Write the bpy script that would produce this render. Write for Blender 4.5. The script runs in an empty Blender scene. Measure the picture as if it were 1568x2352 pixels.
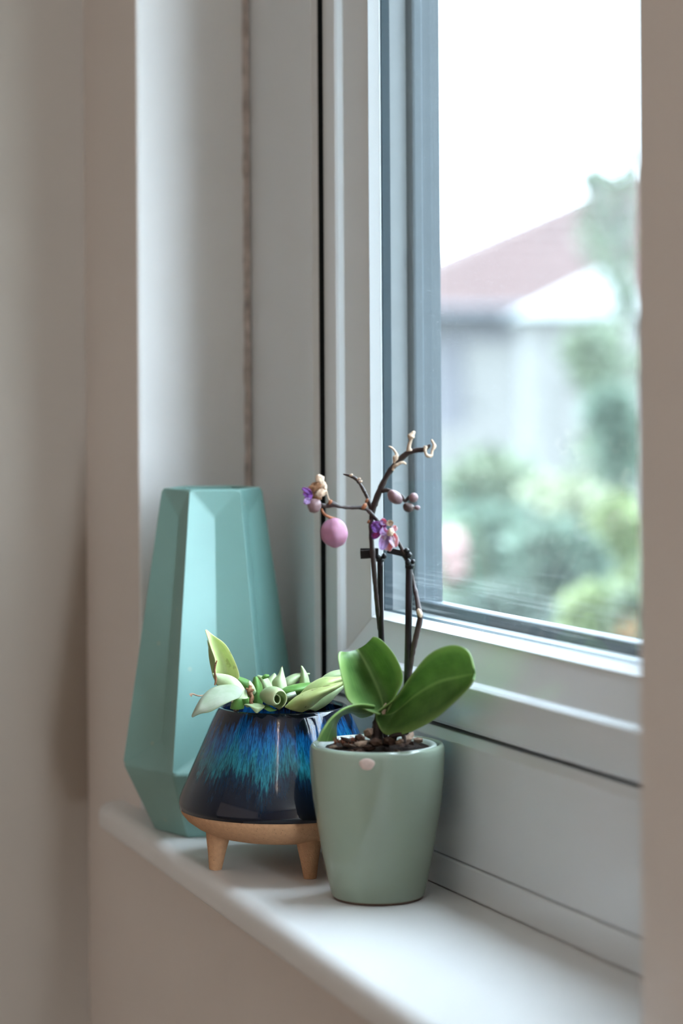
import bpy, bmesh, math, random
from mathutils import Vector, Matrix, noise
random.seed(7)
S = bpy.context.scene
COL = S.collection
# ------------------------------------------------------------------ camera
FPX = 5553.0; V0 = 880.0; TH = math.atan(2284/5553); RHO = .0063; CH = .367
FWD = Vector((-math.cos(TH), math.sin(TH), 0)); RT0 = Vector((math.sin(TH), math.cos(TH), 0)); ZUP = Vector((0, 0, 1))
RT = RT0*math.cos(RHO) - ZUP*math.sin(RHO); UP = RT0*math.sin(RHO) + ZUP*math.cos(RHO)
CAMP = Vector((0, 0, CH))
cd = bpy.data.cameras.new('camera'); cam = bpy.data.objects.new('camera', cd); COL.objects.link(cam)
m3 = Matrix((RT, UP, -FWD)).transposed()
cam.matrix_world = Matrix.Translation(CAMP) @ m3.to_4x4()
cd.sensor_fit = 'VERTICAL'; cd.sensor_height = 36.0; cd.lens = FPX/2352*36
cd.shift_y = -(1176-V0)/2352; cd.clip_start = .05; cd.clip_end = 400
cd.dof.use_dof = True; cd.dof.focus_distance = 1.80; cd.dof.aperture_fstop = 3.7
S.camera = cam
# ------------------------------------------------------------------ sky, lamps, exposure
W = bpy.data.worlds.new('overcast'); S.world = W; W.use_nodes = True
wn = W.node_tree.nodes; wl = W.node_tree.links; wn.clear()
wo = wn.new('ShaderNodeOutputWorld'); wb = wn.new('ShaderNodeBackground'); wl.new(wb.outputs[0], wo.inputs[0])
wg = wn.new('ShaderNodeTexCoord'); wsx = wn.new('ShaderNodeSeparateXYZ'); wl.new(wg.outputs['Generated'], wsx.inputs[0])
wr = wn.new('ShaderNodeMapRange'); wl.new(wsx.outputs['Z'], wr.inputs['Value'])
wr.inputs['From Min'].default_value = 0; wr.inputs['From Max'].default_value = 1
wr.inputs['To Min'].default_value = 8.4; wr.inputs['To Max'].default_value = 23.0
wl.new(wr.outputs[0], wb.inputs['Strength']); wb.inputs['Color'].default_value = (.73, .875, 1.02, 1)
S.view_settings.view_transform = 'Standard'; S.view_settings.look = 'None'; S.view_settings.exposure = 0; S.view_settings.gamma = 1
S.view_settings.use_curve_mapping = False
def area(name, loc, rot, size, sy, power, col):
    l = bpy.data.lights.new(name, 'AREA'); l.shape = 'RECTANGLE'; l.size = size; l.size_y = sy; l.energy = power; l.color = col
    o = bpy.data.objects.new(name, l); COL.objects.link(o); o.location = loc; o.rotation_euler = rot; return o
area('back_fill_light', (-.6, -2.55, .45), (math.pi/2, 0, 0), 3.2, 1.9, 5.0, (1, .76, .66))  # added warm fill at the back wall, no window stands there
area('side_fill_light', (1.55, .545, .40), (0, math.pi/2, 0), 1.7, .16, 50, (.78, .91, 1))  # added cool light out of view, brightens the reveal and vase
for i in range(6):                   # added row of small unseen lights, placed for glints on the blue glaze
    l = bpy.data.lights.new('glint_light', 'POINT'); l.energy = .3; l.shadow_soft_size = .009; l.color = (1, .80, .64)
    o = bpy.data.objects.new('glint_light', l); COL.objects.link(o); k_ = 1.36+.085*i
    o.location = (-1.72+.866*k_+.012*(i % 2), .6575-.499*k_+.02*(i % 2), 1.42)

# ------------------------------------------------------------------ helpers
def P(u, v, d):                      # a pixel of the 1568x2352 frame at depth d -> world point
    return CAMP + (FWD + RT*((u-784)/FPX) - UP*((v-V0)/FPX))*d
def tag(o, label=None, cat=None, group=None, kind=None):
    if label: o['label'] = label
    if cat: o['category'] = cat
    if group: o['group'] = group
    if kind: o['kind'] = kind
    return o
def empty(name, loc, label=None, cat=None, group=None, kind=None):
    o = bpy.data.objects.new(name, None); COL.objects.link(o); o.location = loc; o.empty_display_size = .05
    return tag(o, label, cat, group, kind)
def link(name, bm, mat, parent=None, smooth=True, recalc=True):
    if recalc: bmesh.ops.recalc_face_normals(bm, faces=bm.faces)
    me = bpy.data.meshes.new(name); bm.to_mesh(me); bm.free()
    if smooth:
        for p in me.polygons: p.use_smooth = True
    if mat: me.materials.append(mat)
    o = bpy.data.objects.new(name, me); COL.objects.link(o)
    if parent:
        o.parent = parent
        loc = Vector((0, 0, 0)); q = parent
        while q: loc += q.location; q = q.parent
        me.transform(Matrix.Translation(-loc))
    return o
def box_bm(x0, x1, y0, y1, z0, z1, bev=0, seg=2, bm=None):
    own = bm is None
    if own: bm = bmesh.new()
    vs = [bm.verts.new(p) for p in [(x0,y0,z0),(x1,y0,z0),(x1,y1,z0),(x0,y1,z0),(x0,y0,z1),(x1,y0,z1),(x1,y1,z1),(x0,y1,z1)]]
    for f in [(0,3,2,1),(4,5,6,7),(0,1,5,4),(1,2,6,5),(2,3,7,6),(3,0,4,7)]: bm.faces.new([vs[i] for i in f])
    if bev and own:
        bmesh.ops.bevel(bm, geom=list(bm.edges), offset=bev, segments=seg, affect='EDGES', profile=.5)
    return bm
def hard(o, ang=35):
    me = o.data
    for p in me.polygons: p.use_smooth = True
    me.set_sharp_from_angle(angle=math.radians(ang)); return o
def bevelmod(o, w, seg=3, ang=12):
    for p in o.data.polygons: p.use_smooth = True
    b = o.modifiers.new('bevel', 'BEVEL'); b.width = w; b.segments = seg; b.limit_method = 'ANGLE'; b.angle_limit = math.radians(ang); b.harden_normals = True
    return o
def lathe(name, prof, c, mat, parent=None, n=96, closed=False):
    bm = bmesh.new(); rings = []
    for r, z in prof:
        if r < 1e-6: rings.append([bm.verts.new((c[0], c[1], c[2]+z))])
        else: rings.append([bm.verts.new((c[0]+r*math.cos(2*math.pi*i/n), c[1]+r*math.sin(2*math.pi*i/n), c[2]+z)) for i in range(n)])
    pairs = list(zip(rings, rings[1:])) + ([(rings[-1], rings[0])] if closed else [])
    for a, b in pairs:
        for i in range(n):
            j = (i+1) % n
            if len(a) == 1 and len(b) == 1: continue
            if len(a) == 1: bm.faces.new((a[0], b[j], b[i]))
            elif len(b) == 1: bm.faces.new((a[i], a[j], b[0]))
            else: bm.faces.new((a[i], a[j], b[j], b[i]))
    return link(name, bm, mat, parent)
def crv(pts, n):
    """Catmull-Rom resample of tuples (any length) to n+1 samples"""
    pts = [tuple(p) for p in pts]; k = len(pts)-1; out = []
    for i in range(n+1):
        t = i/n*k; j = min(int(t), k-1); f = t-j
        p0 = pts[max(j-1, 0)]; p1 = pts[j]; p2 = pts[j+1]; p3 = pts[min(j+2, k)]
        out.append(tuple(.5*((2*b)+(-a+c)*f+(2*a-5*b+4*c-d)*f*f+(-a+3*b-3*c+d)*f**3) for a, b, c, d in zip(p0, p1, p2, p3)))
    return out
def tube_bm(pts, n=None, sides=10, bm=None, wob=0):
    """pts: (x,y,z,r)"""
    own = bm is None
    if own: bm = bmesh.new()
    n = n or (len(pts)-1)*5
    q = crv(pts, n); prev = None; ref = None
    for i, (x, y, z, r) in enumerate(q):
        p = Vector((x, y, z)); a = Vector(q[max(i-1, 0)][:3]); b = Vector(q[min(i+1, n)][:3]); t = (b-a).normalized()
        if ref is None: ref = t.orthogonal().normalized()
        ref = (ref - t*ref.dot(t)).normalized(); s = t.cross(ref)
        rr = max(r, 1e-5)*(1+wob*(noise.noise(p*400)))
        ring = [bm.verts.new(p+(ref*math.cos(2*math.pi*k/sides)+s*math.sin(2*math.pi*k/sides))*rr) for k in range(sides)]
        if prev:
            for k in range(sides): bm.faces.new((prev[k], prev[(k+1) % sides], ring[(k+1) % sides], ring[k]))
        else: bm.faces.new(ring[::-1])
        prev = ring
    bm.faces.new(prev); return bm
def tubeP(name, pts, d0, mat, parent, sides=10, wob=0, n=None):
    """pts: (u, v, dd, radius px)"""
    q = []
    for u, v, dd, r in pts:
        d = d0+dd; p = P(u, v, d); q.append((p.x, p.y, p.z, r*d/FPX))
    return link(name, tube_bm(q, n=n, sides=sides, wob=wob), mat, parent)
def leafsheet(name, rows, d0, mat, parent, nu=14, nv=8, thick=.0007, sub=True):
    """rows of (left, mid, right) control points, each (u, v, dd): a curved blade with real thickness"""
    cols = [[], [], []]
    for row in rows:
        for k in range(3): cols[k].append(tuple(P(row[k][0], row[k][1], d0+row[k][2])))
    cs = [crv(c, nu) for c in cols]
    bm = bmesh.new(); uv = bm.loops.layers.uv.new('UVMap'); g = []
    for i in range(nu+1):
        A, B, C_ = (Vector(cs[k][i]) for k in range(3)); r = []
        for j in range(nv+1):
            s = j/nv*2-1
            r.append(bm.verts.new(A*(s*(s-1)/2)+B*(1-s*s)+C_*(s*(s+1)/2)))
        g.append(r)
    for i in range(nu):
        for j in range(nv):
            f = bm.faces.new((g[i][j], g[i][j+1], g[i+1][j+1], g[i+1][j]))
            for lp, (a, b) in zip(f.loops, ((i, j), (i, j+1), (i+1, j+1), (i+1, j))): lp[uv].uv = (a/nu, b/nv)
    o = link(name, bm, mat, parent, recalc=False)
    so = o.modifiers.new('thickness', 'SOLIDIFY'); so.thickness = thick; so.offset = 0
    if sub:
        ss = o.modifiers.new('smooth', 'SUBSURF'); ss.levels = 1; ss.render_levels = 1
    return o
def blob(name, c, ax, mat, parent, rough=0, seg=16, ridges=0, seed=0, point=0):
    """ellipsoid-like body: c centre, ax = (right vec, fwd vec, long vec) full half-axes"""
    bm = bmesh.new(); bmesh.ops.create_uvsphere(bm, u_segments=seg*2, v_segments=seg, radius=1)
    for v in bm.verts:
        p = v.co.copy(); a = math.atan2(p.y, p.x)
        k = 1+(ridges and -.06*abs(math.cos(a*ridges*.5))*math.sqrt(max(0, 1-p.z*p.z)))
        if rough: k *= 1+rough*noise.noise(p*1.7+Vector((seed*3.1, seed, 0)))
        if point: k *= 1-point*max(0, p.z)**2*(1-abs(p.z)*.2)
        x, y, z = p.x*k, p.y*k, p.z*(1+(rough*.5*noise.noise(p*2+Vector((seed, 0, 5)))))
        v.co = c+ax[0]*x+ax[1]*y+ax[2]*z
    return link(name, bm, mat, parent)
def axesP(long_px, wid_px, ang, d, tilt=0):
    """half axes in pixels; ang = direction of the long axis in the picture (deg, 0 = right, 90 = up)"""
    a = math.radians(ang); L = (RT0*math.cos(a)+ZUP*math.sin(a)+FWD*tilt).normalized(); N = (-RT0*math.sin(a)+ZUP*math.cos(a))
    N = (N-L*N.dot(L)).normalized(); M = L.cross(N); s = d/FPX
    return (N*wid_px*s, M*wid_px*s, L*long_px*s)

# ------------------------------------------------------------------ materials
def lin(c): return tuple(((x/255)/12.92 if x/255 <= .04045 else ((x/255+.055)/1.055)**2.4) for x in c)
def M(name, col, rough=.5, spec=.5, bump=0, bscale=100, var=0, vscale=20, coat=0, metal=0, sss=0):
    m = bpy.data.materials.new(name); m.use_nodes = True; nt = m.node_tree; b = nt.nodes['Principled BSDF']
    c = lin(col) if max(col) > 1.01 else col
    b.inputs['Base Color'].default_value = (*c, 1); b.inputs['Roughness'].default_value = rough; b.inputs['Specular IOR Level'].default_value = spec
    b.inputs['Coat Weight'].default_value = coat; b.inputs['Coat Roughness'].default_value = .04; b.inputs['Metallic'].default_value = metal
    if sss:
        b.inputs['Subsurface Weight'].default_value = sss; b.inputs['Subsurface Scale'].default_value = .004
    tc = nt.nodes.new('ShaderNodeTexCoord')
    if var:
        n = nt.nodes.new('ShaderNodeTexNoise'); n.inputs['Scale'].default_value = vscale; n.inputs['Detail'].default_value = 5
        nt.links.new(tc.outputs['Object'], n.inputs['Vector'])
        r = nt.nodes.new('ShaderNodeValToRGB'); e = r.color_ramp.elements
        e[0].position = .3; e[1].position = .7
        e[0].color = (*[x*(1-var) for x in c], 1); e[1].color = (*[min(1, x*(1+var)) for x in c], 1)
        nt.links.new(n.outputs['Fac'], r.inputs[0]); nt.links.new(r.outputs[0], b.inputs['Base Color'])
    if bump:
        n = nt.nodes.new('ShaderNodeTexNoise'); n.inputs['Scale'].default_value = bscale; n.inputs['Detail'].default_value = 4
        nt.links.new(tc.outputs['Object'], n.inputs['Vector'])
        bp = nt.nodes.new('ShaderNodeBump'); bp.inputs['Strength'].default_value = bump; bp.inputs['Distance'].default_value = .002
        nt.links.new(n.outputs['Fac'], bp.inputs['Height']); nt.links.new(bp.outputs[0], b.inputs['Normal'])
    return m
def ramp(nt, inp, stops, interp='LINEAR'):
    r = nt.nodes.new('ShaderNodeValToRGB'); cr = r.color_ramp; cr.interpolation = interp
    while len(cr.elements) < len(stops): cr.elements.new(.5)
    for e, (p, c) in zip(cr.elements, stops):
        e.position = p; e.color = (*c, 1) if len(c) == 3 else c
    nt.links.new(inp, r.inputs[0]); return r
def math_(nt, op, a, b=None, c=None):
    n = nt.nodes.new('ShaderNodeMath'); n.operation = op
    for i, x in enumerate((a, b, c)):
        if x is None: continue
        if isinstance(x, (int, float)): n.inputs[i].default_value = x
        else: nt.links.new(x, n.inputs[i])
    return n.outputs[0]
def mix_(nt, f, a, b, blend='MIX'):
    n = nt.nodes.new('ShaderNodeMix'); n.data_type = 'RGBA'; n.blend_type = blend
    for s, x in ((n.inputs[0], f), (n.inputs[6], a), (n.inputs[7], b)):
        if isinstance(x, (int, float)): s.default_value = x
        elif isinstance(x, tuple): s.default_value = (*x, 1)
        else: nt.links.new(x, s)
    return n.outputs[2]

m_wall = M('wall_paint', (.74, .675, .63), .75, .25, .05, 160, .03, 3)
m_wall_side = M('side_wall_shaded', (.37, .315, .27), .75, .25, .05, 160, .03, 3)  # wall tone darkened, shade on the side wall put into its colour
m_reveal = M('reveal_paint_daylit', (.86, .86, .86), .65, .3, .06, 120, .02, 4)  # whiter copy of the wall paint, daylight put into its colour
m_sill = M('sill_paint', (.80, .79, .785), .38, .45, .03, 90, .02, 6)
m_pvc = M('white_upvc', (.75, .78, .80), .17, .5)
m_gap = M('gap_black', (.006, .008, .009), .5, .4)
m_spacer_dark = M('blue_black_gasket', (.010, .022, .030), .6, .06)
m_spacer = M('spacer_bar', (.16, .17, .175), .5, .15, .02, 300, .06, 60)
m_outer = M('outer_grey_profile', (.052, .064, .075), .5, .15, .02, 200, .06, 40)
m_caulk = M('aged_caulk', (.50, .44, .41), .8, .2, .3, 200, .3, 90)
m_ceil = M('ceiling_paint', (.8, .78, .74), .8, .2)
m_floor = M('floor_boards', (.34, .25, .17), .5, .4, .05, 40, .15, 8)

def glass_mat(name, dust):
    m = bpy.data.materials.new(name); m.use_nodes = True; nt = m.node_tree; nt.nodes.clear(); N = nt.nodes.new; L = nt.links.new
    out = N('ShaderNodeOutputMaterial'); tr = N('ShaderNodeBsdfTransparent'); tr.inputs[0].default_value = (.985, .995, .992, 1)
    gl = N('ShaderNodeBsdfGlossy'); gl.inputs['Roughness'].default_value = .0; gl.inputs['Color'].default_value = (.95, 1, 1, 1)
    lw = N('ShaderNodeLayerWeight'); lw.inputs['Blend'].default_value = .5
    f = math_(nt, 'ADD', math_(nt, 'MULTIPLY', math_(nt, 'POWER', lw.outputs['Facing'], 5), .22), .018)
    mx = N('ShaderNodeMixShader'); L(f, mx.inputs[0]); L(tr.outputs[0], mx.inputs[1]); L(gl.outputs[0], mx.inputs[2])
    tl = N('ShaderNodeBsdfTranslucent'); tl.inputs[0].default_value = (.93, .96, .95, 1)
    tc = N('ShaderNodeTexCoord'); n1 = N('ShaderNodeTexNoise'); n1.inputs['Scale'].default_value = 5; n1.inputs['Detail'].default_value = 3
    L(tc.outputs['Object'], n1.inputs['Vector'])
    n2 = N('ShaderNodeTexVoronoi'); n2.inputs['Scale'].default_value = 320; L(tc.outputs['Object'], n2.inputs['Vector'])
    spk = math_(nt, 'MULTIPLY', math_(nt, 'LESS_THAN', n2.outputs['Distance'], .10), .10*dust)
    mp = N('ShaderNodeMapping'); mp.inputs['Scale'].default_value = (5, 5, 260); mp.inputs['Rotation'].default_value = (0, .12, 0); L(tc.outputs['Object'], mp.inputs[0])
    n3 = N('ShaderNodeTexNoise'); n3.inputs['Scale'].default_value = 1.5; n3.inputs['Detail'].default_value = 4; L(mp.outputs[0], n3.inputs['Vector'])
    sx = N('ShaderNodeSeparateXYZ'); L(tc.outputs['Object'], sx.inputs[0])
    low = N('ShaderNodeMapRange'); L(sx.outputs['Z'], low.inputs[0]); low.inputs[1].default_value = .18; low.inputs[2].default_value = .25; low.inputs[3].default_value = 1; low.inputs[4].default_value = 0
    strk = math_(nt, 'MULTIPLY', math_(nt, 'MULTIPLY', low.outputs[0], .035*dust), ramp(nt, n3.outputs['Fac'], [(.52, (0, 0, 0)), (.72, (1, 1, 1))]).outputs[0])
    fac = math_(nt, 'ADD', math_(nt, 'ADD', math_(nt, 'MULTIPLY_ADD', n1.outputs['Fac'], .010*dust, .0005*dust), spk), strk)
    mx2 = N('ShaderNodeMixShader'); L(fac, mx2.inputs[0]); L(mx.outputs[0], mx2.inputs[1]); L(tl.outputs[0], mx2.inputs[2])
    L(mx2.outputs[0], out.inputs[0]); return m
m_glass = glass_mat('dusty_glass', 1.0); m_glass2 = glass_mat('outer_glass', .35)

def leaf_mat(name, base, dark, edge, under, spots=0, veins=0, transl=.25, rough=.4, midrib=None, sheen_c=None):
    m = bpy.data.materials.new(name); m.use_nodes = True; nt = m.node_tree; b = nt.nodes['Principled BSDF']; N = nt.nodes.new; L = nt.links.new
    out = nt.nodes['Material Output']
    uv = N('ShaderNodeUVMap'); uv.uv_map = 'UVMap'; sx = N('ShaderNodeSeparateXYZ'); L(uv.outputs[0], sx.inputs[0])
    tc = N('ShaderNodeTexCoord'); n = N('ShaderNodeTexNoise'); n.inputs['Scale'].default_value = 90; n.inputs['Detail'].default_value = 4; L(tc.outputs['Object'], n.inputs['Vector'])
    col = ramp(nt, n.outputs['Fac'], [(.33, lin(dark)), (.68, lin(base))]).outputs[0]
    # fine parallel veins
    mp = N('ShaderNodeMapping'); mp.inputs['Scale'].default_value = (3, 40, 1); L(uv.outputs[0], mp.inputs[0])
    nv = N('ShaderNodeTexNoise'); nv.inputs['Scale'].default_value = 1; nv.inputs['Detail'].default_value = 2; L(mp.outputs[0], nv.inputs['Vector'])
    col = mix_(nt, math_(nt, 'MULTIPLY', nv.outputs['Fac'], .22), col, lin(edge))
    dist = math_(nt, 'ABSOLUTE', math_(nt, 'SUBTRACT', sx.outputs['Y'], .5))
    e = ramp(nt, dist, [(.38, (0, 0, 0)), (.5, (1, 1, 1))]).outputs[0]
    col = mix_(nt, math_(nt, 'MULTIPLY', e, .75), col, lin(edge))
    if midrib:
        k = ramp(nt, dist, [(.0, (1, 1, 1)), (.045, (0, 0, 0))]).outputs[0]
        col = mix_(nt, math_(nt, 'MULTIPLY', k, .7), col, lin(midrib))
    if spots:
        v = N('ShaderNodeTexNoise'); v.inputs['Scale'].default_value = 150; v.inputs['Detail'].default_value = 2; L(tc.outputs['Object'], v.inputs['Vector'])
        s = ramp(nt, v.outputs['Fac'], [(.645, (0, 0, 0)), (.68, (1, 1, 1))]).outputs[0]
        col = mix_(nt, math_(nt, 'MULTIPLY', s, spots), col, lin((84, 58, 30)))
    geo = N('ShaderNodeNewGeometry')
    L(col, b.inputs['Base Color']); b.inputs['Roughness'].default_value = rough; b.inputs['Specular IOR Level'].default_value = .4
    bp = N('ShaderNodeBump'); bp.inputs['Strength'].default_value = .25; bp.inputs['Distance'].default_value = .001; L(nv.outputs['Fac'], bp.inputs['Height']); L(bp.outputs[0], b.inputs['Normal'])
    tl = N('ShaderNodeBsdfTranslucent'); L(mix_(nt, .5, col, lin(edge)), tl.inputs[0])
    mx = N('ShaderNodeMixShader'); mx.inputs[0].default_value = transl; L(b.outputs[0], mx.inputs[1]); L(tl.outputs[0], mx.inputs[2]); L(mx.outputs[0], out.inputs[0])
    return m
m_orch = leaf_mat('orchid_leaf', (100, 138, 72), (70, 108, 52), (152, 182, 108), None, transl=.30, rough=.36, midrib=(160, 192, 120))
m_hoya_sage = leaf_mat('sage_leaf', (186, 202, 160), (160, 184, 134), (212, 218, 174), None, spots=0, transl=.25)
m_hoya_lime = leaf_mat('lime_leaf', (192, 206, 140), (160, 184, 110), (222, 224, 170), None, spots=.3, transl=.3)
m_hoya_spot = leaf_mat('spotted_leaf', (182, 192, 128), (158, 172, 104), (212, 212, 152), None, spots=.95, transl=.25)
m_hoya_green = leaf_mat('green_leaf', (112, 164, 82), (80, 136, 62), (166, 190, 116), None, transl=.3)
m_hoya_silver = leaf_mat('silver_leaf', (184, 193, 178), (158, 172, 150), (160, 178, 130), None, transl=.15, rough=.5)
m_dry = M('dry_brown', (120, 84, 60), .8, .2, .6, 300, .4, 150)
m_tan = M('papery_tan', (196, 170, 148), .75, .2, .4, 400, .25, 200)
m_stem = M('dark_spike', (52, 38, 36), .5, .4, .3, 300, .35, 140)
m_node = M('orange_node', (150, 92, 62), .6, .3, .3, 300, .2, 150)
m_stake = M('black_plastic', (26, 19, 22), .35, .25, .03, 200)
m_clip = M('black_clip', (16, 16, 19), .35, .3)
m_soil = M('dark_compost', (40, 29, 24), .9, .2, 1, 260, .6, 220)
m_bark = M('bark', (70, 50, 41), .85, .2, .8, 240, .55, 160)
m_barkl = M('pale_bark', (132, 108, 92), .85, .2, .8, 240, .45, 160)
m_yel = M('yellow_stem', (176, 176, 110), .6, .3, .2, 200, .2, 100)

# ------------------------------------------------------------------ room shell
XL, XR = -1.9984, -1.127      # window opening
YW, YF, YO = .632, .733, .86  # wall face, frame face, outside face
def struct(name, bm, mat, smooth=False):
    o = link(name, bm, mat, None, smooth); o['kind'] = 'structure'; return o
XLW = -2.158
def wall_front():
    r = empty('wall_front', (0, YW, 0), kind='structure')
    return r
# window wall: one mesh with a hole, reveal faces in the daylit tone
bm = bmesh.new()
xs = [XLW-.2, XL, XR, 1.6]; zs = [-.95, -.0235, 1.15, 1.5]
for i in range(3):
    for j in range(3):
        if i == 1 and j == 1: continue
        q = [(xs[i], zs[j]), (xs[i+1], zs[j]), (xs[i+1], zs[j+1]), (xs[i], zs[j+1])]
        bm.faces.new([bm.verts.new((x, YW, z)) for x, z in q]); bm.faces.new([bm.verts.new((x, YO, z)) for x, z in reversed(q)])
for a, b in (((XL, zs[1]), (XL, zs[2])), ((XL, zs[2]), (XR, zs[2])), ((XR, zs[2]), (XR, zs[1])), ((XR, zs[1]), (XL, zs[1]))):
    bm.faces.new([bm.verts.new((p[0], y, p[1])) for p, y in ((a, YW), (b, YW), (b, YO), (a, YO))])
for a, b in (((xs[0], zs[0]), (xs[0], zs[3])), ((xs[0], zs[3]), (xs[3], zs[3])), ((xs[3], zs[3]), (xs[3], zs[0])), ((xs[3], zs[0]), (xs[0], zs[0]))):
    bm.faces.new([bm.verts.new((p[0], y, p[1])) for p, y in ((a, YW), (b, YW), (b, YO), (a, YO))])
bmesh.ops.remove_doubles(bm, verts=bm.verts, dist=1e-5)
wf = struct('wall_front', bm, m_wall)
wf.data.materials.append(m_reveal)
for p in wf.data.polygons:
    c = p.center
    if YW+.001 < c.y < YO-.001 and XL-.01 < c.x < XR+.01 and -.03 < c.z < 1.16: p.material_index = 1
bevelmod(wf, .004, 3, 60)
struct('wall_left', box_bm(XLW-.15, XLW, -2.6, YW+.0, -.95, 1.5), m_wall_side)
struct('wall_right', box_bm(1.6, 1.75, -2.6, YO, -.95, 1.5), m_wall)
struct('wall_back', box_bm(XLW-.15, 1.75, -2.75, -2.6, -.95, 1.5), m_wall)
struct('ceiling', box_bm(XLW-.2, 1.75, -2.75, YO, 1.5, 1.6), m_ceil)
struct('floor', box_bm(XLW-.2, 1.75, -2.75, YO, -1.05, -.95), m_floor)

# windowsill: slab with a rounded nose; its front edge runs slightly out of parallel and it ends in a small horn past the reveal
def sill():
    bm = bmesh.new()
    def yf(x): return .588-.055*(x+1.661)
    prof = []
    R = .011; T = .024
    for k in range(7):
        a = math.pi/2*(k/6); prof.append((R-R*math.sin(a), -(R-R*math.cos(a))))
    prof = [(R-R*math.cos(math.pi/2*k/8)*1.0, -T+.004+0) for k in ()]
    pr = []
    for k in range(9):
        a = math.radians(90+90*k/8); pr.append((R+R*math.cos(a), -R+R*math.sin(a)))
    for k in range(5):
        a = math.radians(180+90*k/4); r = .006; pr.append((r+r*math.cos(a), -T+r+r*math.sin(a)))
    xs = [-2.052]+[-2.048+.02*k for k in range(2)]+[XL, -1.7, -1.4, -1.127, -1.07]
    rows = []
    for i, x in enumerate(xs):
        ex = .004 if i == 0 else 0
        back = YW+.02 if (x < XL-.001 or x > XR+.001) else YO
        row = [bm.verts.new((x, back, 0))]+[bm.verts.new((x, yf(x)+a+ex, z)) for a, z in pr]+[bm.verts.new((x, back, -T))]
        rows.append(row)
    for a, b in zip(rows, rows[1:]):
        for k in range(len(a)-1): bm.faces.new((a[k], a[k+1], b[k+1], b[k]))
        bm.faces.new((a[-1], a[0], b[0], b[-1]))
    bm.faces.new(rows[0]); bm.faces.new(rows[-1][::-1])
    return bm
s_ = struct('trim_1', sill(), m_sill); hard(s_, 40); s_['label'] = 'white painted windowsill with a rounded front edge'
# strip along the foot of the window frame, and aged caulk in the reveal corner
bm = box_bm(XL+.002, XR-.002, .7335, .80, .0006, .0232, .0012); box_bm(XL+.002, XR-.002, .745, .799, .02, .0262, bm=bm)  # second box is hidden, added to block light leaking through the groove
t2 = struct('trim_2', bm, m_pvc); t2['label'] = 'narrow white strip along the foot of the window frame'
bm = bmesh.new()
for k in range(60):
    pass
def caulk():
    bm = bmesh.new(); n = 130; prev = None
    for i in range(n+1):
        z = .002+1.14*i/n; w = .0030*(1+.35*noise.noise(Vector((0, 0, z*60)))); dp = .0035*(1+.4*noise.noise(Vector((5, 0, z*45))))
        r = [bm.verts.new(p) for p in ((XL+.0003, .7340-w*1.5, z), (XL+w*.45, .7340-dp*.5, z), (XL+w*1.1, .7345, z), (XL+.0003, .7345, z))]
        if prev:
            for a in range(4): bm.faces.new((prev[a], prev[(a+1) % 4], r[(a+1) % 4], r[a]))
        else: bm.faces.new(r)
        prev = r
    bm.faces.new(prev); return bm
t3 = struct('trim_3', caulk(), m_caulk); t3['label'] = 'cracked aged bead of filler between reveal and window frame'

# ------------------------------------------------------------------ window
win = empty('window_1', (0, YF, 0), kind='structure'); win['label'] = 'white plastic casement window with dusty double glazing'
def bars(name, prof, rect, mat, parent, wl_=None, sides='LBRT', bev=0):
    """mitred bars round a rectangle: prof = closed list of (outward offset, y); rect = (xl, xr, zb, zt)"""
    xl, xr, zb, zt = rect; out = []
    def off(w, s):
        f = wl_ or {}
        return f[s](w) if s in f else w
    for s in sides:
        bm = bmesh.new(); A = []; B = []
        for w, y in prof:
            L_, R_, B_, T_ = (off(w, k) for k in 'LRBT')
            if s == 'L': a, b = (xl-L_, y, zb-B_), (xl-L_, y, zt+T_)
            if s == 'R': a, b = (xr+R_, y, zb-B_), (xr+R_, y, zt+T_)
            if s == 'B': a, b = (xl-L_, y, zb-B_), (xr+R_, y, zb-B_)
            if s == 'T': a, b = (xl-L_, y, zt+T_), (xr+R_, y, zt+T_)
            A.append(bm.verts.new(a)); B.append(bm.verts.new(b))
        n = len(prof)
        for k in range(n): bm.faces.new((A[k], A[(k+1) % n], B[(k+1) % n], B[k]))
        bm.faces.new(A[::-1]); bm.faces.new(B)
        o = link(name, bm, mat, parent, False)
        if bev: bevelmod(o, bev, 2, 20)
        else: hard(o, 25)
        out.append(o)
    return out
GX, GZ, GXR, GZT = -1.7563, .187, -1.330, .99      # visible glass edge
rect = (GX, GXR, GZ, GZT)
# fixed frame: offsets from the glass edge; left jamb is wider than the other three
fl = {'L': lambda w: w if w < .09 else w+.0785-.0, 'B': lambda w: (w-.0867)*.985+.0730 if w > .08 else w}
def offL(w): return {0: .0867, 1: .0925, 2: .140, 3: .2421}[w]
FW = {'L': lambda w: [.0869, .0915, .2021, .2419][w], 'B': lambda w: [.0724, .0790, .125, .1634][w], 'R': lambda w: [.0745, .079, .16, .2030][w], 'T': lambda w: [.0745, .079, .12, .1590][w]}
bars('frame_bar', [(3, .736), (2, .7356), (1, .7346), (0, .7392), (0, .800), (3, .800)], rect, m_pvc, win, FW, bev=.0008)
# black lining in the gap between frame and sash
GY = .7388
GW = {'L': lambda w: [.0692, .0864, .0880][w], 'B': lambda w: [.0692, .0719, .0730][w], 'R': lambda w: [.0692, .0740, .0755][w], 'T': lambda w: [.0692, .0740, .0755][w]}
for o in bars('gap_lining', [(1, GY), (2, GY), (2, .7990), (0, .7990), (0, .7600), (1, .7600)], rect, m_gap, win, GW, 'LRT')+bars('gap_lining', [(1, .748), (2, .748), (2, .7990), (0, .7990), (0, .7600), (1, .7600)], rect, m_gap, win, GW, 'B'): o['label'] = 'black lining in the gap'
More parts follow.
